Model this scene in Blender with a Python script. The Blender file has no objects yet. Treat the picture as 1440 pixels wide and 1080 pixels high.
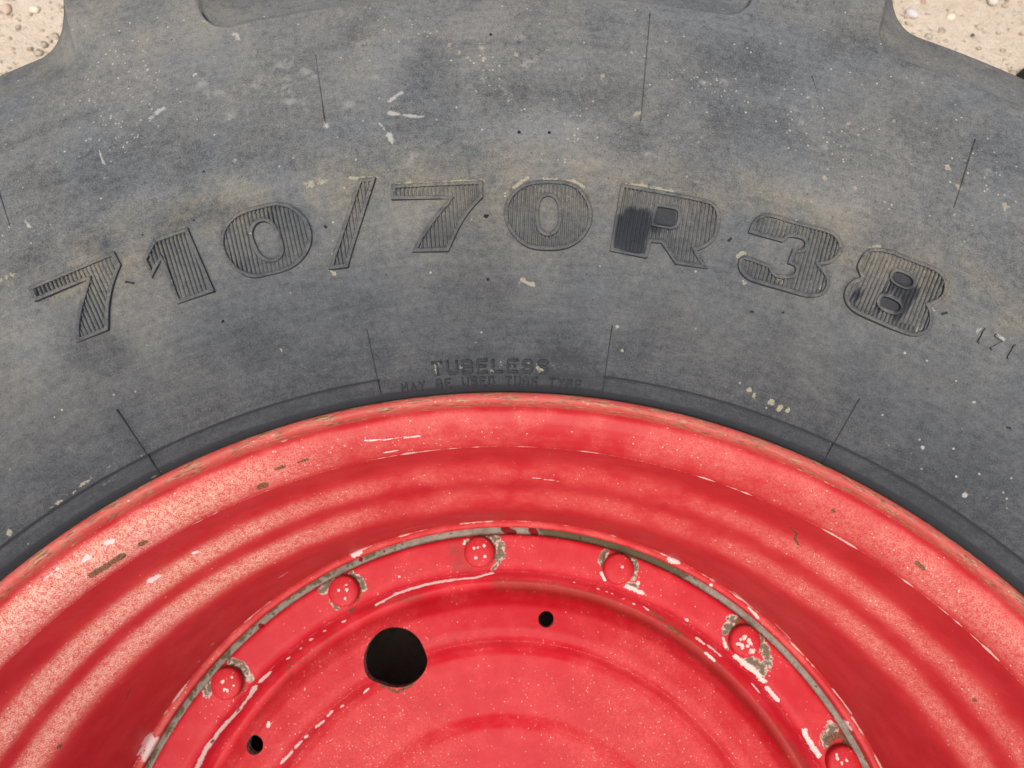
import bpy, math, random
import numpy as np
random.seed(7); rng = np.random.default_rng(7)
R = math.radians
sc = bpy.context.scene
COL = sc.collection
H = 0.617                     # height of the upper rim-flange plane above the gravel

# ------------------------------------------------------------------ camera
CAM = np.array([0.0091, 0.4144, 0.5136]); PYR = (0.1944, 0.0042, -0.0006); FPX = 1040.0
cam = bpy.data.cameras.new('camera'); cam.sensor_width = 36; cam.lens = 26.0
cam.clip_start = 0.02; cam.clip_end = 200
cam.dof.use_dof = True; cam.dof.focus_distance = 0.56; cam.dof.aperture_fstop = 11
cam_o = bpy.data.objects.new('camera', cam); COL.objects.link(cam_o)
cam_o.location = (CAM[0], CAM[1], CAM[2] + H); cam_o.rotation_euler = PYR
sc.camera = cam_o

# ------------------------------------------------------------------ light
SUN_EL, SUN_AZ = R(69), R(196)     # azimuth from +Y towards +X: soft, almost overhead
w = bpy.data.worlds.new('World'); sc.world = w; w.use_nodes = True
nt = w.node_tree; bg = nt.nodes['Background']
sky = nt.nodes.new('ShaderNodeTexSky'); sky.sky_type = 'NISHITA'; sky.sun_disc = False
sky.sun_elevation = SUN_EL; sky.sun_rotation = SUN_AZ
sky.air_density = 1.0; sky.dust_density = 6.0; sky.ozone_density = 1.0
nt.links.new(sky.outputs[0], bg.inputs[0]); bg.inputs[1].default_value = 0.12
sl = bpy.data.lights.new('sun', 'SUN'); sl.energy = 1.4; sl.angle = R(36); sl.color = (1.0, 0.92, 0.80)
so = bpy.data.objects.new('sun', sl); COL.objects.link(so); so.location = (0, 0, 6)
sd = np.array([math.sin(SUN_AZ) * math.cos(SUN_EL), math.cos(SUN_AZ) * math.cos(SUN_EL), math.sin(SUN_EL)])
from mathutils import Vector
so.rotation_euler = Vector(sd).to_track_quat('Z', 'Y').to_euler()
vs = sc.view_settings; vs.view_transform = 'Standard'; vs.look = 'None'; vs.gamma = 1; vs.use_curve_mapping = False
vs.exposure = 0.42
sc.cycles.use_denoising = True
sc.cycles.max_bounces = 5; sc.cycles.diffuse_bounces = 3; sc.cycles.glossy_bounces = 2
sc.cycles.use_adaptive_sampling = True; sc.cycles.adaptive_threshold = 0.02

# ------------------------------------------------------------------ helpers: camera geometry
def rotm(p, y, r):
    cx, sx, cy, sy, cz, sz = math.cos(p), math.sin(p), math.cos(y), math.sin(y), math.cos(r), math.sin(r)
    return (np.array([[cz, -sz, 0], [sz, cz, 0], [0, 0, 1]]) @ np.array([[cy, 0, sy], [0, 1, 0], [-sy, 0, cy]])
            @ np.array([[1, 0, 0], [0, cx, -sx], [0, sx, cx]]))
RM = rotm(*PYR)
def rays(px):
    px = np.atleast_2d(np.asarray(px, float))
    return np.stack([(px[:, 0] - 720) / FPX, -(px[:, 1] - 540) / FPX, -np.ones(len(px))], 1) @ RM.T
def hit(px, prof):
    """measured photo points -> points on a surface of revolution given by its profile (r, z)"""
    out = []
    pr, pz = prof
    for d in rays(px):
        t = (pz - CAM[2]) / d[2]
        rr = np.hypot(CAM[0] + d[0] * t, CAM[1] + d[1] * t)
        f = rr - pr
        k = np.where(np.sign(f[:-1]) != np.sign(f[1:]))[0]
        best = None
        for i in k:
            a = f[i] / (f[i] - f[i + 1]); tt = t[i] + a * (t[i + 1] - t[i])
            if tt > 0 and (best is None or tt < best): best = tt
        if best is None: best = t[np.argmin(np.abs(f))]
        out.append(CAM + d * best)
    return np.array(out)
def hit_z(px, z):
    d = rays(px); t = (z - CAM[2]) / d[:, 2]
    return CAM + d * t[:, None]

# ------------------------------------------------------------------ helpers: meshes
def mesh_np(name, V, Q, mat, smooth=True, attrs=None, ngon=4):
    me = bpy.data.meshes.new(name)
    V = np.asarray(V, np.float32); Q = np.asarray(Q, np.int32)
    me.vertices.add(len(V)); me.vertices.foreach_set('co', V.ravel())
    me.loops.add(Q.size); me.loops.foreach_set('vertex_index', Q.ravel())
    me.polygons.add(len(Q))
    me.polygons.foreach_set('loop_start', np.arange(0, Q.size, ngon, dtype=np.int32))
    me.polygons.foreach_set('loop_total', np.full(len(Q), ngon, np.int32))
    if smooth: me.polygons.foreach_set('use_smooth', np.ones(len(Q), bool))
    me.update(calc_edges=True)
    for k, a in (attrs or {}).items():
        at = me.attributes.new(k, 'FLOAT', 'POINT'); at.data.foreach_set('value', np.asarray(a, np.float32))
    me.materials.append(mat)
    return me
def link(name, me, parent=None, loc=(0, 0, 0)):
    o = bpy.data.objects.new(name, me); COL.objects.link(o); o.parent = parent; o.location = loc
    return o
def sstep(a, b, x):
    t = np.clip((x - a) / (b - a), 0, 1); return t * t * (3 - 2 * t)
def resample(pts, step, fine=(), fstep=0.0005):
    """polyline profile -> smooth-ish samples; fine = list of (r, half) where the step shrinks"""
    P = np.array(pts, float); seg = np.hypot(*np.diff(P, axis=0).T); s = np.r_[0, np.cumsum(seg)]
    ss = np.linspace(0, s[-1], int(s[-1] / 0.0002) + 2)
    rr = np.interp(ss, s, P[:, 0]); zz = np.interp(ss, s, P[:, 1])
    return ss, rr, zz
def smooth1(a, n, it=3):
    k = np.ones(n) / n
    for _ in range(it):
        a = np.convolve(np.r_[np.full(n, a[0]), a, np.full(n, a[-1])], k, 'same')[n:-n]
    return a
def pick(ss, step, fine, fstep, rr):
    """choose sample indices with variable spacing"""
    out = [0]; last = 0.0
    for i, s in enumerate(ss):
        st = step(rr[i], s) if callable(step) else step
        for (c, h) in fine:
            if abs(s - c) < h: st = min(st, fstep)
        if s - last >= st: out.append(i); last = s
    if out[-1] != len(ss) - 1: out.append(len(ss) - 1)
    return np.array(out)
def thetas(dense_deg, d_dense, d_coarse):
    a = np.arange(-dense_deg, dense_deg, d_dense); b = np.arange(dense_deg, 360 - dense_deg, d_coarse)
    return np.radians(np.r_[a, b])
def revolve_faces(nr, nt_):
    i, j = np.meshgrid(np.arange(nr - 1), np.arange(nt_), indexing='ij'); j2 = (j + 1) % nt_
    return np.stack([i * nt_ + j, (i + 1) * nt_ + j, (i + 1) * nt_ + j2, i * nt_ + j2], -1).reshape(-1, 4)
def seg_dist(V, A, B):
    ab = B - A; L = max(ab @ ab, 1e-12); t = np.clip(((V - A) @ ab) / L, 0, 1)
    return np.linalg.norm(V - (A + t[:, None] * ab), axis=1)
def stroke_field(V, strokes, prof, soft=False):
    """strokes: (points measured on the photo, width in px[, strength]) -> per-vertex field, 0.5 at the stroke's edge"""
    F = np.zeros(len(V))
    for s in strokes:
        pts, wd = s[0], s[1]; val = s[2] if len(s) > 2 else 1.0
        P = hit(pts, prof)
        hw = wd / 2 * np.linalg.norm(P[0] - CAM) / FPX
        lo, hi = P.min(0) - 2.2 * hw, P.max(0) + 2.2 * hw
        idx = np.where(((V > lo) & (V < hi)).all(1))[0]
        if not len(idx): continue
        v = V[idx]; d = np.full(len(idx), 9.0)
        if len(P) == 1: d = np.linalg.norm(v - P[0], axis=1)
        for a, b in zip(P[:-1], P[1:]): d = np.minimum(d, seg_dist(v, a, b))
        f = np.clip(1 - d / (2 * hw), 0, 1)
        if soft: f = f * f * (3 - 2 * f)
        F[idx] = np.maximum(F[idx], f * val)
    return F

# ------------------------------------------------------------------ helpers: shader graphs
class G:
    def __init__(s, name):
        s.m = bpy.data.materials.new(name); s.m.use_nodes = True; s.t = s.m.node_tree
        s.b = s.t.nodes['Principled BSDF']
        s.co = s.t.nodes.new('ShaderNodeTexCoord').outputs['Object']
    def put(s, sock, v):
        if isinstance(v, bpy.types.NodeSocket): s.t.links.new(v, sock)
        elif isinstance(v, (tuple, list)) and len(v) == 3 and sock.type == 'RGBA': sock.default_value = (*v, 1)
        else: sock.default_value = v
    def m_(s, op, a, b=0.0, clamp=False):
        n = s.t.nodes.new('ShaderNodeMath'); n.operation = op; n.use_clamp = clamp
        s.put(n.inputs[0], a); s.put(n.inputs[1], b); return n.outputs[0]
    def add(s, a, b, c=False): return s.m_('ADD', a, b, c)
    def mul(s, a, b, c=False): return s.m_('MULTIPLY', a, b, c)
    def sub(s, a, b, c=False): return s.m_('SUBTRACT', a, b, c)
    def mx(s, a, b): return s.m_('MAXIMUM', a, b)
    def ss(s, x, a, b, lo=0.0, hi=1.0):
        n = s.t.nodes.new('ShaderNodeMapRange'); n.interpolation_type = 'SMOOTHSTEP'
        s.put(n.inputs[0], x); n.inputs[1].default_value = a; n.inputs[2].default_value = b
        n.inputs[3].default_value = lo; n.inputs[4].default_value = hi; return n.outputs[0]
    def mix(s, f, a, b, mode='MIX'):
        n = s.t.nodes.new('ShaderNodeMix'); n.data_type = 'RGBA'; n.blend_type = mode
        s.put(n.inputs[0], f); s.put(n.inputs[6], a); s.put(n.inputs[7], b); return n.outputs[2]
    def noise(s, scale, detail=3, rough=0.55, vec=None, dist=0.0):
        n = s.t.nodes.new('ShaderNodeTexNoise'); s.put(n.inputs['Vector'], vec or s.co)
        n.inputs['Scale'].default_value = scale; n.inputs['Detail'].default_value = detail
        n.inputs['Roughness'].default_value = rough; n.inputs['Distortion'].default_value = dist
        return n.outputs[0]
    def voro(s, scale, vec=None, rnd=1.0, out='Distance', feat='F1'):
        n = s.t.nodes.new('ShaderNodeTexVoronoi'); n.feature = feat; s.put(n.inputs['Vector'], vec or s.co)
        n.inputs['Scale'].default_value = scale; n.inputs['Randomness'].default_value = rnd
        return n.outputs
    def attr(s, name):
        n = s.t.nodes.new('ShaderNodeAttribute'); n.attribute_name = name; return n.outputs['Fac']
    def sepc(s, col):
        n = s.t.nodes.new('ShaderNodeSeparateColor'); s.put(n.inputs[0], col); return n.outputs
    def sepx(s, v):
        n = s.t.nodes.new('ShaderNodeSeparateXYZ'); s.put(n.inputs[0], v); return n.outputs
    def comb(s, x, y, z):
        n = s.t.nodes.new('ShaderNodeCombineXYZ')
        for k, v in enumerate((x, y, z)): s.put(n.inputs[k], v)
        return n.outputs[0]
    def nz(s):
        n = s.t.nodes.new('ShaderNodeNewGeometry'); return s.sepx(n.outputs['Normal'])[2]
    def specks(s, scale, size, density):
        """random dots: one per voronoi cell, kept where the cell's random value is under density"""
        o = s.voro(scale); rr = s.sepc(o['Color'])
        keep = s.m_('LESS_THAN', rr[0], density)
        rad = s.mul(s.add(s.mul(rr[1], 0.8), 0.35), size)
        dot = s.m_('LESS_THAN', o['Distance'], rad)
        return s.mul(keep, dot)
    def bump(s, h, strength, dist):
        n = s.t.nodes.new('ShaderNodeBump'); s.put(n.inputs['Height'], h)
        n.inputs['Strength'].default_value = strength; n.inputs['Distance'].default_value = dist
        s.t.links.new(n.outputs[0], s.b.inputs['Normal'])
    def out(s, col, rough, spec=0.5):
        s.put(s.b.inputs['Base Color'], col); s.put(s.b.inputs['Roughness'], rough)
        s.put(s.b.inputs['Specular IOR Level'], spec); return s.m

# ------------------------------------------------------------------ materials
def rubber_material():
    g = G('weathered_rubber')
    x, y, z = g.sepx(g.co)
    r = g.m_('SQRT', g.add(g.mul(x, x), g.mul(y, y)))
    n_big = g.noise(8, 3, 0.6); n_mid = g.noise(24, 3, 0.62, dist=0.6); n_fin = g.noise(200, 3, 0.75); n_grn = g.noise(1100, 1, 0.6)
    rw = g.add(r, g.mul(g.sub(n_big, 0.5), 0.07))
    # how dusty the sidewall is, from the clean bead outwards
    dust = g.add(g.ss(rw, 0.490, 0.650, 0.06, 0.55), g.ss(rw, 0.66, 0.78, 0.0, 0.10))
    stk = g.noise(1.0, 2, 0.7, vec=g.comb(g.mul(g.m_('ARCTAN2', x, y), 16.0), g.mul(r, 260.0), 0.0)); dust = g.add(dust, g.mul(g.sub(stk, 0.5), 0.32))
    dust = g.add(dust, g.mul(g.sub(n_mid, 0.5), g.ss(r, 0.58, 0.70, 0.34, 0.62))); dust = g.add(dust, g.mul(g.sub(n_fin, 0.5), g.ss(r, 0.55, 0.68, 0.55, 1.0)))
    dust = g.add(dust, g.mul(g.sub(n_grn, 0.5), g.ss(r, 0.56, 0.72, 0.60, 1.15)))
    dust = g.mul(dust, g.ss(r, 0.5225, 0.5250, 0.72, 1.0))
    dust = g.sub(dust, g.mul(g.attr('clean'), 0.20)); dust = g.add(dust, g.mul(g.attr('pale'), 0.22))
    up = g.ss(g.nz(), 0.30, 0.85)
    dust = g.mul(g.m_('MAXIMUM', g.m_('MINIMUM', dust, 1.2), 0.0), up)
    grey = g.mix(g.ss(n_big, 0.38, 0.62), (0.187, 0.200, 0.203), (0.216, 0.216, 0.200))
    # ochre soil: a film in the belt round the big figures and on the tread shoulders
    oc = g.add(g.mul(g.ss(rw, 0.628, 0.652), g.ss(rw, 0.695, 0.660)), g.mul(g.ss(rw, 0.79, 0.85), 0.6))
    oc = g.add(oc, g.mul(g.ss(rw, 0.57, 0.62), g.mul(g.ss(rw, 0.70, 0.65), 0.45)))
    oc = g.mul(oc, g.ss(n_mid, 0.30, 0.62))
    grey = g.mix(g.mul(oc, 0.60), grey, (0.255, 0.240, 0.186))
    col = g.mix(dust, (0.030, 0.034, 0.040), grey)
    # crust of soil (deposits with their own outline), scuffs and white specks
    cr = g.ss(g.add(g.attr('crust'), g.mul(g.sub(n_fin, 0.5), 1.9)), 0.46, 0.66)
    col = g.mix(g.mul(cr, 0.70), col, g.mix(n_grn, (0.22, 0.20, 0.12), (0.50, 0.46, 0.33)))
    sc_ = g.mul(g.attr('scuff'), g.ss(n_fin, 0.36, 0.60)); col = g.mix(g.mul(sc_, 0.55), col, (0.36, 0.355, 0.33))
    wh = g.ss(g.add(g.attr('white'), g.mul(g.sub(n_fin, 0.5), 1.6)), 0.40, 0.80)
    col = g.mix(g.mul(wh, 0.66), col, (0.46, 0.45, 0.41))
    o = g.voro(430); rr = g.sepc(o['Color'])
    dens = g.add(g.mul(g.ss(n_mid, 0.58, 0.75), 0.04), g.add(g.mul(g.attr('specks'), 0.22), g.ss(r, 0.62, 0.76, 0.003, 0.014)))
    dens = g.mul(dens, g.ss(rw, 0.50, 0.60))
    spk = g.mul(g.m_('LESS_THAN', rr[0], dens), g.ss(o['Distance'], 0.42, 0.22))
    col = g.mix(g.mul(g.mul(spk, up), g.add(0.2, g.mul(rr[1], 0.5))), col, (0.52, 0.50, 0.43))
    dk = g.mul(g.m_('GREATER_THAN', rr[0], 0.990), g.ss(o['Distance'], 0.45, 0.2))
    col = g.mix(g.mul(dk, 0.55), col, (0.030, 0.032, 0.035))
    hole = g.ss(g.attr('dark'), 0.42, 0.55); col = g.mix(hole, col, (0.008, 0.008, 0.008))
    wet = g.ss(g.add(g.attr('wet'), g.mul(g.sub(n_fin, 0.5), 0.5)), 0.22, 0.55)
    col = g.mix(g.mul(wet, 0.86), col, (0.015, 0.018, 0.024))
    rough = g.sub(g.add(0.74, g.mul(dust, 0.2)), g.mul(wet, 0.48))
    g.bump(g.noise(420, 3, 0.75), 0.30, 0.0009)
    return g.out(col, rough, 0.35)

def paint_material(name, line_specs=(), disc=False):
    """faded red paint: chalking, white specks, chips showing pale primer, rust"""
    g = G(name)
    th = g.attr('theta'); sp = g.attr('sp')
    n_mid = g.noise(26, 4, 0.65); n_fin = g.noise(280, 3, 0.72); n_grn = g.noise(1000, 1, 0.6)
    red = g.mix(g.ss(n_mid, 0.35, 0.68), (0.46, 0.023, 0.028), (0.52, 0.037, 0.041))
    if disc: red = g.mix(g.ss(n_mid, 0.35, 0.68), (0.445, 0.012, 0.023), (0.50, 0.021, 0.035))
    up = g.ss(g.nz(), 0.12, 0.80)
    ch = g.add(g.attr('chalk'), g.mul(g.sub(n_mid, 0.5), 0.75))
    chu = g.mul(g.m_('MAXIMUM', g.m_('MINIMUM', ch, 1.0), 0.0), up)
    film = g.mul(chu, g.ss(g.add(n_grn, g.mul(g.sub(n_fin, 0.5), 0.8)), 0.30, 0.68, 0.16, 1.0))
    if disc: film = g.mul(film, 0.35)
    col = g.mix(film, red, (0.66, 0.40, 0.30))
    o = g.voro(680); rr = g.sepc(o['Color'])
    dens = g.add(g.mul(chu, 0.30), g.add(g.mul(g.ss(n_mid, 0.50, 0.70), 0.11), 0.003)); dens = g.mul(dens, g.ss(up, 0.0, 0.6, 0.25, 1.0))
    s1 = g.mul(g.m_('LESS_THAN', rr[0], dens), g.m_('LESS_THAN', o['Distance'], g.add(0.12, g.mul(g.mul(rr[1], rr[1]), 0.40))))
    col = g.mix(g.mul(s1, g.add(0.25, g.mul(rr[2], 0.45))), col, (0.80, 0.60, 0.52))
    dkd = g.mul(g.m_('GREATER_THAN', rr[0], g.sub(1.0, g.mul(chu, 0.20))), g.m_('LESS_THAN', o['Distance'], 0.34)); col = g.mix(g.mul(dkd, 0.5), col, (0.20, 0.05, 0.04))
    # chipped edges: short dashes along named circles
    rag = g.sub(n_grn, 0.5)
    for (s0, wd, freq, thr, amt) in line_specs:
        v = g.comb(g.mul(th, freq), s0 * 37.0, 0.0)
        d = g.ss(g.noise(1.0, 3, 0.75, vec=v), thr, thr + 0.14)
        dist = g.m_('ABSOLUTE', g.sub(sp, s0))
        k = g.m_('LESS_THAN', g.add(dist, g.mul(rag, wd * 0.8)), g.mul(d, wd))
        col = g.mix(g.mul(k, amt), col, (0.68, 0.55, 0.46))
    # stains, rust, bare metal, primer
    jit = g.sub(n_fin, 0.5)
    n_pat = g.noise(150, 3, 0.65)
    stn = g.mul(g.ss(g.add(g.attr('stain'), g.add(g.mul(jit, 0.5), g.mul(g.sub(n_pat, 0.5), 1.0))), 0.25, 0.85), 0.55)
    col = g.mix(stn, col, (0.17, 0.034, 0.020))
    ga = g.add(g.attr('grey'), g.mul(g.sub(n_pat, 0.5), 1.3)); gr = g.ss(ga, 0.42, 0.50)
    col = g.mix(gr, col, g.mix(g.ss(g.add(g.mul(ga, 0.45), g.add(g.mul(n_pat, 0.5), g.mul(jit, 0.9))), 0.42, 0.62), (0.52, 0.45, 0.39), (0.15, 0.12, 0.085)))
    wh = g.ss(g.add(g.attr('white'), g.add(g.mul(jit, 1.1), g.mul(g.sub(n_pat, 0.5), 0.7))), 0.49, 0.57)
    col = g.mix(wh, col, g.mix(g.ss(n_mid, 0.4, 0.6), (0.66, 0.58, 0.52), (0.68, 0.52, 0.50)))
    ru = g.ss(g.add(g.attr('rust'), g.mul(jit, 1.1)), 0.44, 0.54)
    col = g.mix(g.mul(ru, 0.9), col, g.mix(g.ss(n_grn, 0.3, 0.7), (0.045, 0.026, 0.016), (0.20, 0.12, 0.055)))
    if line_specs and not disc:
        # bare, rusty flange lip
        lip = g.attr('lip')
        lw = g.noise(1.0, 4, 0.7, vec=g.comb(g.mul(th, 26.0), g.mul(sp, 330.0), 0.0))
        lm = g.mul(lip, g.ss(lw, 0.45, 0.63))
        lipcol = g.mix(g.ss(g.noise(1.0, 3, 0.75, vec=g.comb(g.mul(th, 60.0), g.mul(sp, 700.0), 3.0)), 0.38, 0.62), (0.10, 0.050, 0.030), (0.42, 0.24, 0.13))
        col = g.mix(g.mul(lip, 0.30), col, (0.46, 0.15, 0.11))
        col = g.mix(g.mul(lm, 0.92), col, lipcol)
    rough = g.add(0.46, g.mul(chu, 0.30)); rough = g.add(rough, g.mul(g.mx(wh, g.mx(ru, gr)), 0.3))
    rough = g.m_('MINIMUM', g.add(rough, g.mul(jit, 0.2)), 0.95)
    g.bump(g.noise(60, 4, 0.6), 0.22, 0.0012)
    return g.out(col, rough, 0.16 if disc else 0.24)

def seam_material():
    g = G('grey_primer_with_moss')
    th = g.attr('theta'); n1 = g.noise(120, 4, 0.7); n2 = g.noise(500, 3, 0.7)
    col = g.mix(g.ss(n1, 0.35, 0.65), (0.20, 0.20, 0.165), (0.33, 0.325, 0.285))
    moss = g.ss(g.add(g.attr('moss'), g.mul(g.sub(n1, 0.5), 2.4)), 0.40, 0.7)
    col = g.mix(g.mul(moss, 0.9), col, g.mix(n2, (0.028, 0.030, 0.012), (0.12, 0.11, 0.05)))
    rd = g.ss(g.add(g.attr('red'), g.mul(g.sub(n1, 0.5), 0.6)), 0.46, 0.54); col = g.mix(rd, col, (0.16, 0.006, 0.008))
    dk = g.specks(160, 0.25, 0.10); col = g.mix(g.mul(dk, 0.8), col, (0.03, 0.025, 0.02))
    g.bump(g.add(n1, n2), 0.4, 0.0008)
    return g.out(col, 0.8, 0.3)

def ground_material(name, c1, c2, c3, scale=1.0):
    g = G(name)
    n1 = g.noise(5 * scale, 4, 0.6); n2 = g.noise(45 * scale, 4, 0.65); n3 = g.noise(240 * scale, 3, 0.7)
    col = g.mix(g.ss(g.add(g.mul(n1, 0.5), g.mul(n2, 0.5)), 0.38, 0.62), c1, c2)
    col = g.mix(g.ss(n3, 0.50, 0.75, 0.0, 0.6), col, c3)
    o = g.voro(70 * scale, g.co); rr = g.sepc(o['Color'])
    k = g.mul(g.m_('LESS_THAN', rr[0], 0.35), g.ss(o['Distance'], 0.45, 0.25))
    col = g.mix(g.mul(k, 0.5), col, (0.66, 0.58, 0.46))
    g.bump(g.add(g.mul(n2, 2.0), n3), 0.7, 0.006)
    return g.out(col, 0.95, 0.2)

RUB = rubber_material()
g = G('dark_rubber'); n = g.noise(300, 3); DARKRUB = g.out(g.mix(n, (0.012, 0.012, 0.013), (0.035, 0.035, 0.036)), 0.7, 0.35)
g = G('grimy_rubber'); n = g.noise(120, 4, 0.7); GRIME = g.out(g.mix(g.ss(n, 0.45, 0.7), (0.022, 0.023, 0.025), (0.10, 0.10, 0.092)), 0.85, 0.3)
GROUND = ground_material('pale_gravel', (0.57, 0.485, 0.375), (0.65, 0.565, 0.45), (0.49, 0.405, 0.31))

# ------------------------------------------------------------------ the setting
def grid_ground():
    n = 141; a = np.linspace(-1, 1, n); u = np.sign(a) * np.abs(a) ** 1.6 * 4.0
    X, Y = np.meshgrid(u, u, indexing='ij'); Z = rng.normal(0, 0.0022, X.shape)
    Z -= 0.002 * sstep(1.0, 0.6, np.hypot(X, Y)) + 0.0
    V = np.stack([X, Y, Z], -1).reshape(-1, 3)
    i, j = np.meshgrid(np.arange(n - 1), np.arange(n - 1), indexing='ij')
    Q = np.stack([i * n + j, (i + 1) * n + j, (i + 1) * n + j + 1, i * n + j + 1], -1).reshape(-1, 4)
    return mesh_np('ground', V, Q, GROUND)
o = link('ground', grid_ground()); o['kind'] = 'structure'

def ico():
    t = (1 + 5 ** .5) / 2
    v = np.array([(-1, t, 0), (1, t, 0), (-1, -t, 0), (1, -t, 0), (0, -1, t), (0, 1, t), (0, -1, -t), (0, 1, -t), (t, 0, -1), (t, 0, 1), (-t, 0, -1), (-t, 0, 1)], float)
    f = [(0, 11, 5), (0, 5, 1), (0, 1, 7), (0, 7, 10), (0, 10, 11), (1, 5, 9), (5, 11, 4), (11, 10, 2), (10, 7, 6), (7, 1, 8), (3, 9, 4), (3, 4, 2), (3, 2, 6), (3, 6, 8), (3, 8, 9), (4, 9, 5), (2, 4, 11), (6, 2, 10), (8, 6, 7), (9, 8, 1)]
    return v / np.linalg.norm(v[0]), np.array(f)
IV, IF = ico()
def ico2():
    V = [tuple(p) for p in IV]; F = []; cache = {}
    def mid(a, b):
        k = (min(a, b), max(a, b))
        if k not in cache:
            p = (np.array(V[a]) + np.array(V[b])) / 2; V.append(tuple(p / np.linalg.norm(p))); cache[k] = len(V) - 1
        return cache[k]
    for a, b, c in IF:
        x, y, z = mid(a, b), mid(b, c), mid(c, a); F += [(a, x, z), (b, y, x), (c, z, y), (x, y, z)]
    return np.array(V), np.array(F)
IV2, IF2 = ico2()
def rand_rot():
    q = rng.normal(size=4); q /= np.linalg.norm(q); a, b, c, d = q
    return np.array([[1 - 2 * (c * c + d * d), 2 * (b * c - a * d), 2 * (b * d + a * c)], [2 * (b * c + a * d), 1 - 2 * (b * b + d * d), 2 * (c * d - a * b)], [2 * (b * d - a * c), 2 * (c * d + a * b), 1 - 2 * (b * b + c * c)]])
def gravel():
    Vs, Fs = [], []; n = 0
    for k in range(15000):
        th = R(rng.choice([-1, 1]) * rng.uniform(8, 62)); rr = rng.uniform(1.02, 2.3)
        s = 0.0013 + 0.0055 * rng.random() ** 4
        v = (IV * rng.uniform(0.75, 1.25, (12, 1))) @ rand_rot().T * s * np.array([1.3, 1.0, 0.6])
        v = v + np.array([rr * math.sin(th), rr * math.cos(th), rng.uniform(-0.2, 0.35) * s])
        Vs.append(v); Fs.append(IF + n); n += 12
    return mesh_np('gravel', np.concatenate(Vs), np.concatenate(Fs), GRAVM, False, ngon=3)
GRAVM = ground_material('gravel_grains', (0.46, 0.37, 0.28), (0.68, 0.59, 0.47), (0.56, 0.48, 0.38), 2.0)
o = link('gravel', gravel()); o['kind'] = 'stuff'; o['label'] = 'fine pale beige gravel grains scattered on the ground behind the tyre'; o['category'] = 'gravel'

def pebble(px, size_px, label, tint, flat=0.65):
    P = hit_z([px], -H)[0]; d = np.linalg.norm(P - CAM)
    s = size_px * 0.40 * d / FPX
    g = G('pebble_stone'); n = g.noise(90, 4, 0.6)
    mat = g.out(g.mix(n, tuple(t * 0.85 for t in tint), tuple(min(t * 1.1, 0.9) for t in tint)), 0.8, 0.3)
    v = IV2 * (1 + 0.10 * np.sin(IV2 @ rng.normal(size=(3, 1)) * 2.5 + rng.random() * 6)) * np.array([1.25, 0.95, flat]) * s
    a = rng.random() * 6; v[:, :2] = v[:, :2] @ np.array([[math.cos(a), -math.sin(a)], [math.sin(a), math.cos(a)]])
    ob = link('pebble', mesh_np('pebble', v, IF2, mat, True, ngon=3), None, (P[0], P[1], s * flat * 0.55))
    ob['label'] = label; ob['category'] = 'pebble'; ob['group'] = 'loose pebbles on the gravel'
pebble((1281, 21), 15, 'white rounded pebble on the gravel right beside the right tread lug', (0.62, 0.60, 0.60))
pebble((1394, 1), 17, 'pale pebble cut by the top edge of the picture at the right', (0.62, 0.57, 0.50))
pebble((1367, 51), 6, 'tiny dark grey pebble on the gravel at the right', (0.10, 0.09, 0.10))
pebble((1337, 24), 12, 'small cream flake of stone on gravel between white pebble and right edge', (0.70, 0.64, 0.52), 0.35)
pebble((1297, 4), 9, 'brownish little pebble at the top edge above the white pebble', (0.44, 0.31, 0.24))
pebble((50, 15), 12, 'cream pebble on the gravel in the top left corner beside the tread lug', (0.72, 0.64, 0.52))
pebble((11, 14), 13, 'pinkish beige pebble at the very left edge of the gravel', (0.56, 0.44, 0.34))
pebble((44, 21), 5, 'tiny brown pebble touching the cream pebble at the top left', (0.40, 0.31, 0.23))

# plain strip added in place of an unidentified dark sliver at the right edge
A = hit_z([(1428, 106), (1475, 96), (1475, 122), (1436, 122)], -H)
def strip():
    top = A + np.array([0, 0, H + 0.018]); bot = A + np.array([0, 0, H + 0.001])
    V = np.concatenate([bot, top, (top * 0.985 + top.mean(0) * 0.015) + np.array([0, 0, 0.004])])
    Q = []
    for k in range(4):
        k2 = (k + 1) % 4; Q += [(k, k2, 4 + k2, 4 + k), (4 + k, 4 + k2, 8 + k2, 8 + k)]
    Q += [(8, 9, 10, 11), (3, 2, 1, 0)]
    return mesh_np('rubber_strip', V, Q, DARKRUB, False)
o = link('rubber_strip', strip()); o['label'] = 'dark strip lying on the gravel at the right edge behind the tyre'; o['category'] = 'strip'

# ------------------------------------------------------------------ the wheel
wheel = bpy.data.objects.new('tractor_wheel', None); COL.objects.link(wheel)
wheel['label'] = 'tractor wheel lying flat on gravel, weathered dark tyre on a faded red rim'
wheel['category'] = 'wheel'

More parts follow.
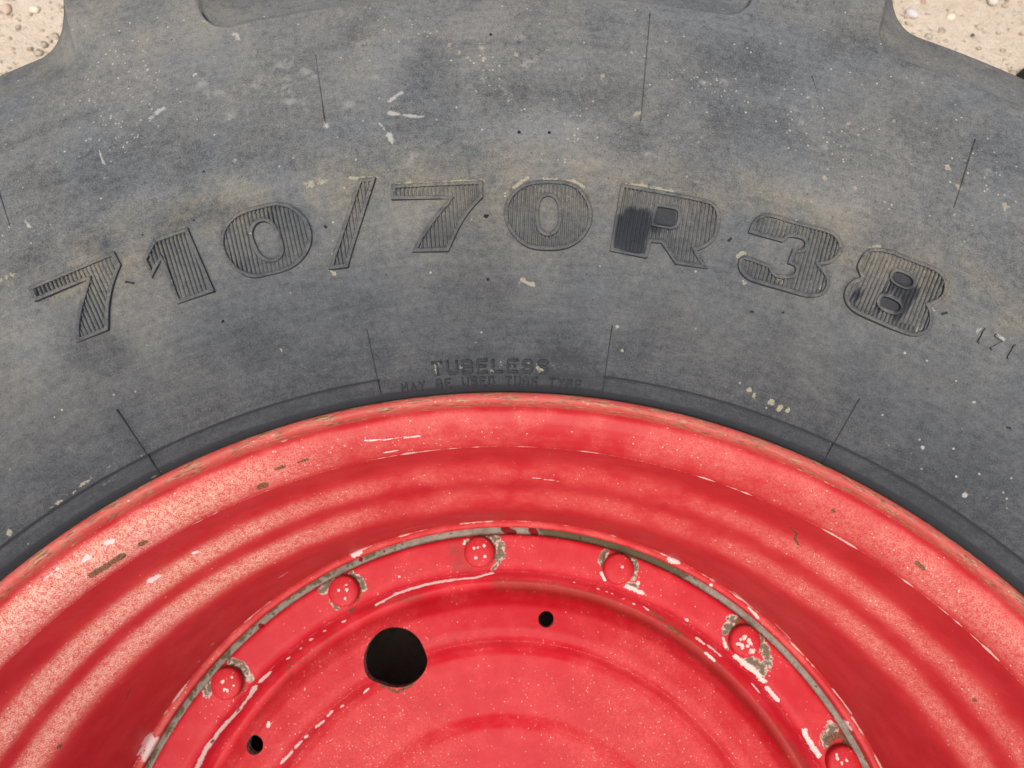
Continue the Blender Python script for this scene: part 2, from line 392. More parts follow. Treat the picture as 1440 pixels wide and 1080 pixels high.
# ---- tyre
ZC = -0.292
side = [(0.494, -0.030), (0.506, -0.012), (0.5118, -0.0050), (0.5150, 0.0025), (0.5236, 0.0095), (0.54, 0.0180), (0.57, 0.0270), (0.61, 0.0335),
        (0.66, 0.0360), (0.70, 0.0345), (0.75, 0.0290), (0.79, 0.0230), (0.812, 0.0190)]
gap = side + [(0.8150, 0.0135), (0.842, 0.0020), (0.862, -0.0095), (0.878, -0.028), (0.887, -0.06), (0.892, -0.12), (0.905, -0.20), (0.915, ZC)]
lug = side + [(0.835, 0.0165), (0.865, 0.0125), (0.895, 0.0060), (0.920, -0.004), (0.938, -0.020), (0.950, -0.06), (0.960, -0.12), (0.972, -0.20), (0.980, ZC)]
def prof_common(pts, n_after):
    P = np.array(pts, float); k = len(side)
    seg = np.hypot(*np.diff(P, axis=0).T); s = np.r_[0, np.cumsum(seg)]
    sA = np.linspace(0, s[k - 1], 2600); sB = np.linspace(s[k - 1], s[-1], n_after)[1:]
    S = np.r_[sA, sB]
    return np.interp(S, s, P[:, 0]), np.interp(S, s, P[:, 1]), S
gr, gz, gs = prof_common(gap, 2600); lr, lz, ls = prof_common(lug, 2600)
gr, gz = smooth1(gr, 9), smooth1(gz, 9); lr, lz = smooth1(lr, 45), smooth1(lz, 45)
mk = sstep(0.790, 0.806, gr)                                   # one shared sidewall below the lugs
lr = np.where(gr < 0.80, gr * (1 - mk) + lr * mk, lr); lz = np.where(gr < 0.80, gz * (1 - mk) + lz * mk, lz)
TPROF = (gr, gz)
LPROF = (lr, lz)
SIDE_R, SIDE_Z = gr[gr < 0.812], gz[gr < 0.812]
def zside(r): return np.interp(r, SIDE_R, SIDE_Z)
def tyre():
    def step(r, s):
        if s < 0.012: return 0.002
        if r < 0.86 and s < 0.40: return 0.00125
        return 0.004 if s < 0.46 else 0.010
    s_line = np.interp(0.5236, SIDE_R, gs[:len(SIDE_R)]); s_cr = np.interp(0.812, SIDE_R, gs[:len(SIDE_R)])
    idx = pick(gs, step, [(s_line, 0.003), (s_cr, 0.004)], 0.0005, gr)
    th = thetas(36, 0.105, 0.6)
    Rg, Zg, Rl, Zl = gr[idx], gz[idx], lr[idx], lz[idx]
    # lug mask: ten lugs a side, leaning as they cross the tread
    zz = Zg[:, None]; T = np.degrees(th)[None, :]
    depth = np.clip(-0.10 - zz, 0, 1)
    cen = -19.4 - depth * 95.0
    a = (T - cen + 18) % 36 - 18
    half = 3.30 + depth * 6
    u = np.radians(np.abs(a) - half) * Rg[:, None]; v = (gs[idx] - s_cr)[:, None]; ro = 0.024
    d = np.where((u < ro) & (v < ro), ro - np.hypot(ro - np.minimum(u, ro), ro - np.minimum(v, ro)), np.minimum(u, v))
    m = 1 - sstep(-0.0005, 0.0060, d)
    wf = 0.008 + 0.55 * np.clip(v, 0, 0.06); mu = np.clip(1 - (u + 0.001) / wf, 0, 1) ** 2.2
    m = np.maximum(m, mu * sstep(0, 0.03, v))
    r = Rg[:, None] * (1 - m) + Rl[:, None] * m; z = Zg[:, None] * (1 - m) + Zl[:, None] * m
    # raised circle just outside the bead, interrupted under the small writing
    win = 1 - (sstep(-9.6, -9.2, T) * sstep(8.1, 7.7, T))
    z = z - (0.0011 * sstep(0.5241, 0.5231, r) * sstep(0.5125, 0.516, r) + 0.0016 * np.exp(-((r - 0.5233) / 0.0007) ** 2)) * win
    # gentle unevenness of old rubber
    z = z + 0.0006 * np.sin(T * 0.9 + 5) * np.sin(r * 60) * sstep(0.52, 0.56, r) * sstep(0.82, 0.78, r)
    V = np.stack([r * np.sin(th)[None, :], r * np.cos(th)[None, :], z], -1)
    n1, n2 = V.shape[:2]; top = V.reshape(-1, 3)
    F1 = revolve_faces(n1, n2)
    # lower half: coarse mirror, turned by half a pitch
    idx2 = pick(gs, 0.010, [], 1, gr)[::-1]; th2 = th
    Rg, Zg, Rl, Zl = gr[idx2], gz[idx2], lr[idx2], lz[idx2]
    depth = np.clip(-0.10 - Zg[:, None], 0, 1); cen = -1.3 + 0 * depth - depth * 95.0
    blend = sstep(ZC + 0.02, ZC + 0.10, Zg[:, None]);
    cen = cen + (1 - blend) * 0
    a = (np.degrees(th2)[None, :] - cen + 18) % 36 - 18
    m = sstep(1.5, -0.25, np.abs(a) - 3.75 - depth * 6)
    r = Rg[:, None] * (1 - m) + Rl[:, None] * m; z = 2 * ZC - (Zg[:, None] * (1 - m) + Zl[:, None] * m)
    V2 = np.stack([r * np.sin(th2)[None, :], r * np.cos(th2)[None, :], z], -1); V2[0] = V[-1]
    low = V2.reshape(-1, 3)[n2:]                                 # first row shared with the crown
    n3 = V2.shape[0]
    F2 = revolve_faces(n3, n2) + (n1 - 1) * n2
    VV = np.concatenate([top, low])
    # skip the columns' density on the lower half by merging: keep it simple, the grid stays quads
    att = {k: np.zeros(len(VV)) for k in ('clean', 'pale', 'crust', 'white', 'specks', 'dark', 'wet')}
    dense = np.where((np.abs(top[:, 0]) < 0.62) & (top[:, 1] > 0.35) & (top[:, 2] > -0.08))[0]; D = top[dense]
    TYRE_MARKS['scuff'] = ([(q[0], q[1] * 1.5, q[2]) for q in TYRE_MARKS['white'][0] if len(q) > 2 and q[2] < 0.86], True)
    TYRE_MARKS['white'] = ([q for q in TYRE_MARKS['white'][0] if not (len(q) > 2 and q[2] < 0.86)], False)
    for k in TYRE_MARKS: att[k] = np.zeros(len(VV))
    for k, (st, soft) in TYRE_MARKS.items(): att[k][dense] = stroke_field(D, st, LPROF if k != 'x' else TPROF, soft)
    return mesh_np('tyre', VV, np.concatenate([F1, F2])[:, ::-1], RUB, True, att)

WET = [([(874, 310), (870, 343)], 15), ([(888, 300), (882, 348)], 18), ([(900, 304), (897, 350)], 16), ([(918, 318), (925, 324)], 12), ([(908, 300), (905, 330)], 14), ([(928, 300), (942, 302), (940, 314), (928, 312)], 16),
       ([(1262, 394), (1274, 398)], 17), ([(1256, 406), (1290, 408)], 8), ([(1262, 412), (1282, 414)], 14), ([(1245, 426), (1260, 432)], 14), ([(1258, 448), (1270, 430), (1282, 412)], 12),
       ([(1243, 415), (1233, 438)], 8), ([(1198, 422), (1210, 410)], 9), ([(1258, 455), (1280, 461)], 7)]
TYRE_MARKS = {
    'clean': ([([(112, 330), (143, 350)], 34), ([(232, 318), (260, 305), (330, 296)], 30), ([(25, 372), (62, 350)], 30), ([(890, 196), (850, 190)], 46),
               ([(100, 500), (160, 494)], 40), ([(690, 128), (790, 146), (870, 138)], 50), ([(1000, 85), (1090, 92)], 60), ([(1180, 62), (1222, 45)], 50),
               ([(590, 95), (622, 128)], 50), ([(1290, 170), (1420, 215)], 70, .8), ([(1010, 160), (1080, 168)], 44), ([(330, 215), (200, 205), (60, 260)], 70, .8),
               ([(0, 208), (70, 180), (145, 150)], 12, .9), ([(455, 65), (560, 62), (700, 58), (880, 64)], 10, .6), ([(500, 45), (515, 25)], 30), ([(1190, 440), (1200, 385)], 26, .7), ([(800, 490), (780, 440)], 60, .5),
               ([(670, 330), (690, 400), (650, 410)], 60, .6), ([(330, 500), (360, 480)], 60, .5), ([(1400, 130), (1440, 150)], 20, .8), ([(1320, 100), (1260, 85)], 14, .8)], True),
    'pale': ([([(200, 70), (280, 60)], 120, .9), ([(130, 60), (110, 30)], 60, .8), ([(770, 185), (830, 175)], 90, .9), ([(760, 225), (840, 225)], 70, .8), ([(690, 25), (650, 40)], 60, .7), ([(300, 255), (450, 262)], 40, .8), ([(520, 90), (560, 80)], 60, .6),
              ([(1300, 70), (1400, 110)], 34, .8), ([(770, 440), (830, 470)], 50, .7), ([(10, 440), (60, 500)], 60, .7), ([(840, 440), (760, 420)], 70, .5), ([(590, 330), (560, 300)], 60, .6), ([(1130, 270), (1180, 290)], 60, .6)], True),
    'crust': ([([(492, 250), (529, 249)], 5, .95), ([(556, 258), (620, 256), (678, 253)], 4, .85), ([(720, 264), (742, 250)], 6, .95), ([(765, 252), (808, 255), (822, 262)], 5, .95),
               ([(880, 259), (905, 262), (945, 271)], 6, .95), ([(560, 142), (568, 130)], 2, .1), ([(375, 291), (395, 285)], 4, .9), ([(1224, 348), (1236, 348)], 5), ([(1039, 360), (1048, 354)], 7, .9), ([(1304, 432), (1313, 436)], 6, .9), ([(1047, 398)], 6, .9),
               ([(1097, 393), (1101, 398)], 8, .8), ([(1150, 410), (1155, 405)], 6), ([(1288, 468), (1295, 462)], 5), ([(1210, 440), (1216, 441)], 4), ([(735, 395), (750, 400)], 9, .8), ([(463, 380), (470, 384)], 7, .9), ([(757, 517), (762, 522)], 10, .85), ([(612, 512), (614, 526)], 5, .8), ([(606, 519), (690, 516), (776, 517)], 26, .27),
               ([(430, 262), (455, 257)], 12, .75), ([(0, 395), (20, 385)], 6, .8), ([(1060, 557)], 6), ([(1085, 566)], 8), ([(1096, 575)], 9), ([(1108, 577)], 7), ([(1053, 548)], 6), ([(633, 62), (645, 74)], 12, .62), ([(672, 62), (682, 72)], 12, .62), ([(726, 77)], 7), ([(680, 82)], 6), ([(658, 82)], 5), ([(1160, 251)], 8), ([(1333, 236)], 9), ([(1347, 262)], 9), ([(1413, 287)], 11), ([(1258, 171)], 6), ([(1202, 265)], 5), ([(1195, 174)], 5), ([(1246, 44)], 12, .9), ([(982, 197)], 10, .7), ([(900, 160)], 7, .8), ([(893, 161)], 9, .9), ([(848, 107)], 8, .8), ([(878, 70), (900, 72)], 9, .6),
               ([(875, 493)], 7, .9), ([(669, 483)], 6, .8), ([(395, 492)], 5, .8), ([(868, 460)], 4), ([(245, 650), (190, 690), (120, 735)], 4, .55), ([(160, 650), (140, 665), (70, 715)], 5, .6), ([(30, 735), (5, 755)], 8, .6), ([(135, 690), (200, 640)], 6, .55), ([(1257, 62), (1264, 72), (1272, 80)], 3, .9), ([(1358, 116), (1365, 118)], 4, .9), ([(1418, 140), (1424, 143)], 4, .9), ([(270, 27), (300, 32), (345, 30)], 3, .8)], False),
    'white': ([([(547, 143), (561, 132), (566, 130)], 5), ([(547, 160), (556, 161)], 7), ([(556, 161), (597, 164)], 5.5, .95), ([(534, 174), (546, 188)], 5, .9), ([(546, 190), (552, 201)], 8), ([(735, 94), (756, 78)], 7, .72), ([(213, 164), (228, 154)], 8, .9), ([(284, 117)], 10, .8), ([(288, 134), (315, 128)], 6, .7), ([(360, 118), (374, 111)], 8, .72), ([(396, 91), (405, 88)], 9, .72), ([(424, 100), (444, 109)], 6, .72), ([(403, 147), (409, 141)], 7, .7), ([(404, 112), (402, 132)], 6, .6),
               ([(324, 163)], 8, .85), ([(330, 226)], 6), ([(458, 177)], 7), ([(140, 211), (143, 224), (148, 232)], 2.2), ([(14, 319)], 4), ([(36, 312), (43, 320)], 4), ([(490, 147)], 7, .8), ([(508, 62), (515, 61)], 8, .62), ([(392, 285)], 5), ([(128, 196)], 5, .9), ([(148, 185)], 4), ([(202, 137)], 6, .8), ([(330, 47), (336, 55)], 6, .9), ([(207, 97)], 4), ([(275, 104), (271, 110)], 4), ([(295, 28), (310, 34)], 2.5, .9), ([(510, 170), (512, 172)], 3), ([(575, 226), (580, 220)], 8, .62), ([(545, 115), (512, 100)], 4, .5), ([(705, 125), (722, 145)], 4, .55), ([(730, 52)], 8, .7), ([(678, 112)], 6, .7), ([(1017, 115)], 6, .8), ([(988, 117)], 5, .8), ([(1035, 127)], 5), ([(1136, 137)], 5), ([(1150, 150)], 4), ([(1116, 154)], 5, .8), ([(1130, 173)], 5, .8), ([(1162, 207)], 6, .7), ([(965, 248)], 5), ([(1374, 466)], 6, .9), ([(1404, 472), (1411, 477)], 4), ([(1353, 500)], 4), ([(1379, 463)], 4), ([(1298, 629)], 5), ([(1356, 696)], 6), ([(1397, 705)], 5), ([(1370, 565)], 4), ([(910, 215)], 6, .8), ([(923, 222)], 6, .8), ([(1391, 240)], 6, .7), ([(1341, 302)], 4)], False),
    'specks': ([([(560, 42), (590, 48)], 40), ([(690, 100), (705, 115)], 50), ([(165, 160), (170, 190)], 60), ([(800, 170), (810, 200)], 60, .7), ([(1120, 150), (1180, 200)], 60, .7), ([(980, 115), (1030, 130)], 50), ([(1390, 690), (1400, 715)], 40), ([(1310, 620), (1330, 660)], 60, .5), ([(640, 520), (780, 515)], 20, .5), ([(1390, 230), (1410, 260)], 50, .6), ([(160, 80), (200, 100)], 60, .5), ([(1050, 550), (1110, 578)], 18, .6)], True),
    'dark': ([([(730, 186)], 5), ([(772.5, 186)], 5), ([(1141, 107), (1146, 122), (1150, 137)], 2.2), ([(683, 304)], 6), ([(686, 393)], 5), ([(286, 241)], 4), ([(273, 310)], 5, .8), ([(200, 330)], 6, .7), ([(690, 48)], 6, .8)], False),
    'wet': (WET, False),
}
tyre_o = link('tyre', tyre(), wheel, (0, 0, H)); tyre_o['label'] = 'weathered dark tyre with raised size figures and worn shoulder lugs'

# ---- raised writing on the sidewall
def px(off, sc_, pts): return [(off[0] + x / sc_, off[1] + y / sc_) for x, y in pts]
def smooth_closed(pts, corners=(), it=2):
    """Chaikin rounding that leaves sharp corners alone"""
    P = [(np.array(p), (i in corners)) for i, p in enumerate(pts)]
    for _ in range(it):
        Q = []; n = len(P)
        for i in range(n):
            p, c = P[i]; a = P[i - 1][0]; b = P[(i + 1) % n][0]
            if c: Q.append((p, True))
            else: Q += [(p * .75 + a * .25, False), (p * .75 + b * .25, False)]
        P = Q
    return np.array([p for p, _ in P])
def area(P): x, y = P[:, 0], P[:, 1]; return 0.5 * np.sum(x * np.roll(y, -1) - np.roll(x, -1) * y)
def offset(P, d):
    """move a closed polygon to its left by d (inwards for counter-clockwise)"""
    e = np.roll(P, -1, 0) - P; e /= np.maximum(np.linalg.norm(e, axis=1), 1e-9)[:, None]
    nrm = np.stack([-e[:, 1], e[:, 0]], 1); n0 = np.roll(nrm, 1, 0); m = nrm + n0
    k = np.maximum((m * nrm).sum(1), 0.55)
    return P + m * (d / k)[:, None]
class MB:
    def __init__(s): s.v, s.q = [], []; s.n = 0
    def add(s, V, Q): s.v.append(np.asarray(V, float)); s.q.append(np.asarray(Q) + s.n); s.n += len(V)
    def mesh(s, name, mat, smooth=False, attrs=None):
        V = np.concatenate(s.v); Q = np.concatenate(s.q)
        return mesh_np(name, V, Q, mat, smooth, attrs(V) if attrs else None)
def on_tyre(P2, h):
    r = np.hypot(P2[:, 0], P2[:, 1]); return np.c_[P2, zside(r) + h]
def ring_bead(mb, P, d, h, bev=0.0003):
    """closed bead between polygon P and P offset by d, flat top, steep walls, eased edges"""
    if area(P) < 0: P = P[::-1]
    P1, P2, P3 = offset(P, bev * np.sign(d)), offset(P, d - bev * np.sign(d)), offset(P, d)
    n = len(P)
    rows = [on_tyre(P, -0.001), on_tyre(P, h - bev), on_tyre(P1, h), on_tyre(P2, h), on_tyre(P3, h - bev), on_tyre(P3, -0.001)]
    V = np.concatenate(rows); Q = []
    for k in range(5):
        for i in range(n):
            j = (i + 1) % n
            q = (k * n + i, k * n + j, (k + 1) * n + j, (k + 1) * n + i); Q.append(q if d > 0 else q[::-1])
    mb.add(V, Q)
def densify(P, step):
    out = []
    for a, b in zip(P, np.roll(P, -1, 0)):
        n = max(1, int(np.linalg.norm(b - a) / step)); out += [a + (b - a) * t / n for t in range(n)]
    return np.array(out)
def ribs(mb, outer, holes, d, pitch, width, h, ang):
    c, s = math.cos(ang), math.sin(ang); Rt = np.array([[c, s], [-s, c]])     # rib direction -> +y
    if area(outer) < 0: outer = outer[::-1]
    loops = [offset(outer, d * 0.75)]
    for ho in holes:
        ho = ho if area(ho) > 0 else ho[::-1]; loops.append(offset(ho, -d * 0.75))
    L = [P @ Rt.T for P in loops]
    def cuts(x):
        ys = []
        for P in L:
            a, b = P, np.roll(P, -1, 0); k = (a[:, 0] <= x) != (b[:, 0] <= x)
            t = (x - a[k, 0]) / (b[k, 0] - a[k, 0]); ys += list(a[k, 1] + t * (b[k, 1] - a[k, 1]))
        return sorted(ys)
    x0, x1 = L[0][:, 0].min(), L[0][:, 0].max()
    nrib = int((x1 - x0) / pitch); off = ((x1 - x0) - nrib * pitch) / 2
    for i in range(nrib + 1):
        xc = x0 + off + (i + 0.0) * pitch
        cm, cl, cr_ = cuts(xc), cuts(xc - width / 2), cuts(xc + width / 2)
        if len(cm) < 2: continue
        if not (len(cl) == len(cm) == len(cr_)): cl = cr_ = cm
        for a in range(0, len(cm) - 1, 2):
            l0, l1, r0, r1 = cl[a], cl[a + 1], cr_[a], cr_[a + 1]
            if min(l1 - l0, r1 - r0) < 0.0012: continue
            nseg = max(1, int((l1 - l0) / 0.008)); V = []; Q = []
            hh = h * random.uniform(0.86, 1.08)
            for k in range(nseg + 1):
                t = k / nseg; yl, yr = l0 + (l1 - l0) * t, r0 + (r1 - r0) * t; b = 0.00035
                q = np.array([(xc - width / 2 - b, yl), (xc - width / 2 + b, yl), (xc + width / 2 - b, yr), (xc + width / 2 + b, yr)]) @ Rt
                p = on_tyre(q, 0); p[:, 2] += (-0.0008, hh, hh, -0.0008); V += list(p)
            for k in range(nseg):
                for e in range(3): Q.append((4 * k + e, 4 * k + e + 1, 4 * k + 5 + e, 4 * k + 4 + e))
            mb.add(V, Q)
BW, BH = 0.0026, 0.0023
def wet_attr(V): return {'clean': np.full(len(V), 0.75), 'wet': stroke_field(V, WET, TPROF), 'crust': stroke_field(V, TYRE_MARKS['crust'][0], TPROF), 'white': stroke_field(V, TYRE_MARKS['white'][0], TPROF)}
def character(name, outer_px, corners, holes_px=(), hole_corners=(), label=None):
    out = smooth_closed(outer_px, corners); O = hit([tuple(p) for p in out], TPROF)[:, :2]; O = densify(O, 0.006)
    Hs = [densify(hit([tuple(p) for p in smooth_closed(h, hc)], TPROF)[:, :2], 0.004) for h, hc in zip(holes_px, hole_corners or [()] * len(holes_px))]
    mb = MB(); ring_bead(mb, O, BW, BH)
    for h in Hs: ring_bead(mb, h, -BW, BH)
    c = (O.max(0) + O.min(0)) / 2
    ribs(mb, O, Hs, BW, 0.00278, 0.00168, 0.00150, -math.atan2(c[0], c[1]))
    o = link(name, mb.mesh(name, RUB, False, wet_attr), tyre_o)
    if label: o['label'] = label
    return o
o7 = (30, 340)
character('raised_digit', px(o7, 7.2, [(80, 470), (950, 105), (1022, 245), (962, 385), (920, 540), (898, 700), (895, 900), (573, 1030), (560, 900), (574, 780), (600, 650), (636, 530), (662, 440), (683, 392), (152, 612)]), {0, 1, 2, 6, 7, 13, 14})
o1 = (190, 280)
character('raised_digit', px(o1, 5.54, [(415, 228), (627, 724), (337, 824), (208, 478), (140, 619), (66, 478), (150, 322)]), set(range(7)))
character('raised_digit', px(o1, 5.54, [(1130, 28), (1230, 55), (1310, 120), (1365, 200), (1386, 290), (1372, 380), (1320, 470), (1240, 540), (1150, 577), (1040, 602), (940, 624), (860, 605), (780, 560), (715, 490), (675, 410), (665, 320), (690, 230), (750, 150), (830, 100), (930, 68), (1040, 38)]), set(),
          [px(o1, 5.54, [(922, 250), (945, 205), (985, 180), (1035, 183), (1075, 220), (1105, 280), (1130, 350), (1142, 410), (1120, 452), (1070, 474), (1015, 462), (972, 420), (943, 350), (922, 290)])])
os_ = (450, 240)
character('raised_slash', px(os_, 5.76, [(318, 72), (457, 60), (230, 790), (73, 808)]), set(range(4)))
character('raised_digit', px(os_, 5.76, [(580, 122), (1318, 88), (1322, 220), (1225, 322), (1142, 444), (1088, 560), (1042, 660), (748, 667), (790, 580), (850, 480), (930, 370), (1000, 285), (1050, 236), (580, 242)]), {0, 1, 2, 6, 7, 12, 13})
o0 = (690, 240)
character('raised_digit', px(o0, 4.364, [(280, 64), (440, 66), (510, 82), (570, 130), (610, 200), (626, 270), (612, 350), (577, 410), (520, 460), (450, 488), (370, 494), (270, 490), (200, 465), (140, 410), (95, 340), (78, 270), (90, 200), (130, 135), (200, 85)]), set(),
          [px(o0, 4.364, [(352, 161), (385, 172), (408, 205), (414, 260), (412, 320), (395, 367), (352, 390), (312, 370), (298, 325), (295, 260), (300, 205), (320, 172)])])
character('raised_letter', px(o0, 4.364, [(800, 85), (1320, 178), (1378, 208), (1407, 265), (1404, 330), (1387, 410), (1342, 462), (1285, 492), (1262, 494), (1327, 608), (1130, 578), (1045, 450), (985, 444), (957, 542), (728, 499)]), {0, 8, 9, 10, 11, 12, 13, 14},
          [px(o0, 4.364, [(1022, 229), (1125, 243), (1148, 262), (1140, 327), (1113, 347), (1006, 326)])], [{0, 5}], label='raised letter R with a dark wet stain on its stem')
o3 = (1020, 290)
character('raised_digit', px(o3, 7.717, [(430, 85), (520, 95), (700, 155), (900, 210), (1130, 265), (1220, 330), (1265, 430), (1255, 520), (1190, 600), (1100, 645), (1015, 645), (1070, 690), (1115, 760), (1132, 840), (1110, 920), (1040, 985), (930, 1002), (820, 987), (600, 917), (400, 862), (240, 812), (160, 740), (123, 650), (150, 560), (200, 538), (495, 648), (505, 690), (540, 740), (600, 757), (700, 757), (740, 740), (757, 690), (740, 655), (668, 628), (720, 475), (820, 480), (845, 450), (857, 410), (840, 375), (760, 350), (680, 345), (640, 385), (610, 402), (243, 297), (265, 220), (320, 140), (380, 100)]), {10, 25, 33, 34, 42, 43})
o8 = (1170, 340)
character('raised_digit', px(o8, 7.712, [(480, 73), (600, 88), (800, 165), (1000, 243), (1150, 303), (1222, 385), (1250, 480), (1230, 580), (1175, 650), (1095, 685), (1050, 700), (1080, 760), (1092, 850), (1065, 950), (1003, 1013), (900, 1037), (800, 1022), (600, 942), (400, 852), (220, 772), (138, 680), (116, 590), (138, 500), (200, 430), (280, 403), (300, 385), (275, 330), (258, 280), (280, 225), (300, 180), (350, 110), (410, 80)]), {10, 25},
          [px(o8, 7.712, [(648, 390), (665, 345), (705, 335), (800, 370), (850, 405), (866, 445), (847, 480), (800, 493), (720, 457), (670, 427)]), px(o8, 7.712, [(508, 650), (530, 608), (570, 603), (640, 630), (712, 670), (732, 710), (717, 752), (670, 765), (590, 737), (523, 702)])], label='raised digit 8 with water standing in its upper counter')

def stroke_bead(mb, P, wd, h, bev=0.00025):
    """open stroke on the sidewall"""
    P = np.asarray(P, float)
    t = np.gradient(P, axis=0) if len(P) > 2 else np.repeat((P[1] - P[0])[None], 2, 0)
    t /= np.linalg.norm(t, axis=1)[:, None]; nr = np.stack([-t[:, 1], t[:, 0]], 1); n = len(P)
    P = P.copy(); P[0] -= t[0] * wd * 0.3; P[-1] += t[-1] * wd * 0.3
    o = wd / 2; rows = [on_tyre(P - nr * o, -0.0008), on_tyre(P - nr * (o - bev), h), on_tyre(P + nr * (o - bev), h), on_tyre(P + nr * o, -0.0008)]
    V = np.concatenate(rows); Q = []
    for k in range(3):
        for i in range(n - 1): Q.append((k * n + i, k * n + i + 1, (k + 1) * n + i + 1, (k + 1) * n + i))
    Q += [(0, n, 2 * n, 3 * n), (4 * n - 1, 3 * n - 1, 2 * n - 1, n - 1)]
    mb.add(V, Q)
FONT = {
    'T': [[(0, 1), (1, 1)], [(.5, 1), (.5, 0)]], 'U': [[(0, 1), (0, .2), (.2, 0), (.8, 0), (1, .2), (1, 1)]],
    'B': [[(0, 0), (0, 1), (.75, 1), (.95, .85), (.95, .65), (.75, .52), (0, .52)], [(.75, .52), (1, .38), (1, .14), (.8, 0), (0, 0)]],
    'E': [[(1, 1), (0, 1), (0, 0), (1, 0)], [(0, .5), (.8, .5)]], 'L': [[(0, 1), (0, 0), (1, 0)]],
    'S': [[(1, .82), (.8, 1), (.2, 1), (0, .82), (0, .65), (.2, .52), (.8, .5), (1, .36), (1, .18), (.8, 0), (.2, 0), (0, .18)]],
    'M': [[(0, 0), (0, 1), (.5, .4), (1, 1), (1, 0)]], 'A': [[(0, 0), (.5, 1), (1, 0)], [(.22, .35), (.78, .35)]],
    'Y': [[(0, 1), (.5, .5), (1, 1)], [(.5, .5), (.5, 0)]], 'D': [[(0, 0), (0, 1), (.7, 1), (1, .75), (1, .25), (.7, 0), (0, 0)]],
    'P': [[(0, 0), (0, 1), (.8, 1), (1, .85), (1, .6), (.8, .47), (0, .47)]]}
def clean_attr(k): return lambda V: dict(wet_attr(V), clean=np.full(len(V), k))
def arc_text(text, p_start, p_end, base_px_h, asp, wd, h, mat):
    A, B = hit([p_start, p_end], TPROF)
    a0, a1 = math.atan2(A[0], A[1]), math.atan2(B[0], B[1]); r0 = (np.hypot(A[0], A[1]) + np.hypot(B[0], B[1])) / 2
    hgt = base_px_h * np.linalg.norm(A - CAM) / FPX; n = len(text)
    adv = (a1 - a0) / (n - 1); cw = hgt * asp / r0
    for i, chr_ in enumerate(text):
        if chr_ == ' ': continue
        ac = a0 + adv * i; mb = MB()
        for stq in FONT[chr_]:
            Pq = []
            for (a, b) in zip(stq[:-1], stq[1:]):
                for t in (0, .5): Pq.append((a[0] + (b[0] - a[0]) * t, a[1] + (b[1] - a[1]) * t))
            Pq.append(stq[-1])
            X = np.array([((r0 + (v - .5) * hgt) * math.sin(ac + (u - .5) * cw), (r0 + (v - .5) * hgt) * math.cos(ac + (u - .5) * cw)) for u, v in Pq])
            stroke_bead(mb, X, wd, h * random.uniform(0.8, 1.1))
        link('raised_letter', mb.mesh('raised_letter', mat, False, clean_attr(1.9 if len(text) < 10 else 2.0)), tyre_o)
arc_text('TUBELESS', (615, 519), (763, 516), 15.0, 0.85, 0.0020, 0.0015, RUB)
arc_text('MAY BE USED TUBE TYPE', (569, 545.5), (813, 541.5), 9.5, 0.74, 0.0013, 0.0015, RUB)
o171 = (1350, 440)
for st in ([(465, 305), (430, 340), (390, 440), (325, 555), (350, 570)], [(665, 410), (645, 440), (680, 470), (790, 540), (560, 675), (600, 700)], [(1040, 610), (1000, 640), (975, 690), (885, 850), (900, 870)]):
    mb = MB(); stroke_bead(mb, hit(px(o171, 13.5, st), TPROF)[:, :2], 0.0009, 0.0009); link('raised_digit', mb.mesh('raised_digit', GRIME, False), tyre_o)
# fine moulding lines
for a, b, wd in (((444, 78), (457, 174), .0009), ((914, 20), (901, 171), .0011), ((1371, 197), (1341, 292), .0012), ((-4, 262), (15, 319), .0010),
                 ((516, 464), (537, 562), .0009), ((861, 458), (846, 560), .0009), ((165, 577), (226, 668), .0012), ((1208, 561), (1155, 655), .0009)):
    A2 = hit([(a[0] + (b[0] - a[0]) * t, a[1] + (b[1] - a[1]) * t) for t in np.linspace(0, 1, 12)], TPROF)[:, :2]
    mb = MB(); stroke_bead(mb, A2, wd * 0.95, 0.0009); link('mould_line', mb.mesh('mould_line', RUB, False, clean_attr(1.7)), tyre_o)
# little rubber whiskers left by the mould vents
def nub(a, b, rad):
    A3, B3 = hit([a, b], TPROF); A3[2] += rad * 0.5; B3[2] += rad * 1.6
    t = (B3 - A3) / max(np.linalg.norm(B3 - A3), 1e-6); u = np.cross(t, (0, 0, 1.0)); u /= max(np.linalg.norm(u), 1e-6); v = np.cross(u, t)
    V = []; ns = 8
    for k, (f, rr) in enumerate(((0, 1.0), (.25, .8), (.7, .75), (.92, 1.1), (1.0, .6))):
        for j in range(ns): V.append(A3 + (B3 - A3) * f + rad * rr * (u * math.cos(2 * math.pi * j / ns) + v * math.sin(2 * math.pi * j / ns)))
    Q = [(k * ns + j, k * ns + (j + 1) % ns, (k + 1) * ns + (j + 1) % ns, (k + 1) * ns + j) for k in range(4) for j in range(ns)]
    Q += [(32, 33, 34, 35), (35, 36, 37, 32), (37, 38, 39, 32)]
    link('rubber_whisker', mesh_np('rubber_whisker', V, Q, DARKRUB, True), tyre_o)
for a, b, rd in (((177, 396.5), (189, 399), .0007), ((1102, 439), (1100, 441), .0006), ((312, 453), (315, 452), .0008), ((457, 318), (459, 321), .0009), ((1024, 340), (1028, 336), .0009), ((1055, 439), (1059, 439), .0008), ((1324, 442), (1331, 440.5), .0008), ((1415, 601), (1420, 603), .0007), ((686, 303), (684, 306), .0009)):
    nub(a, b, rd)

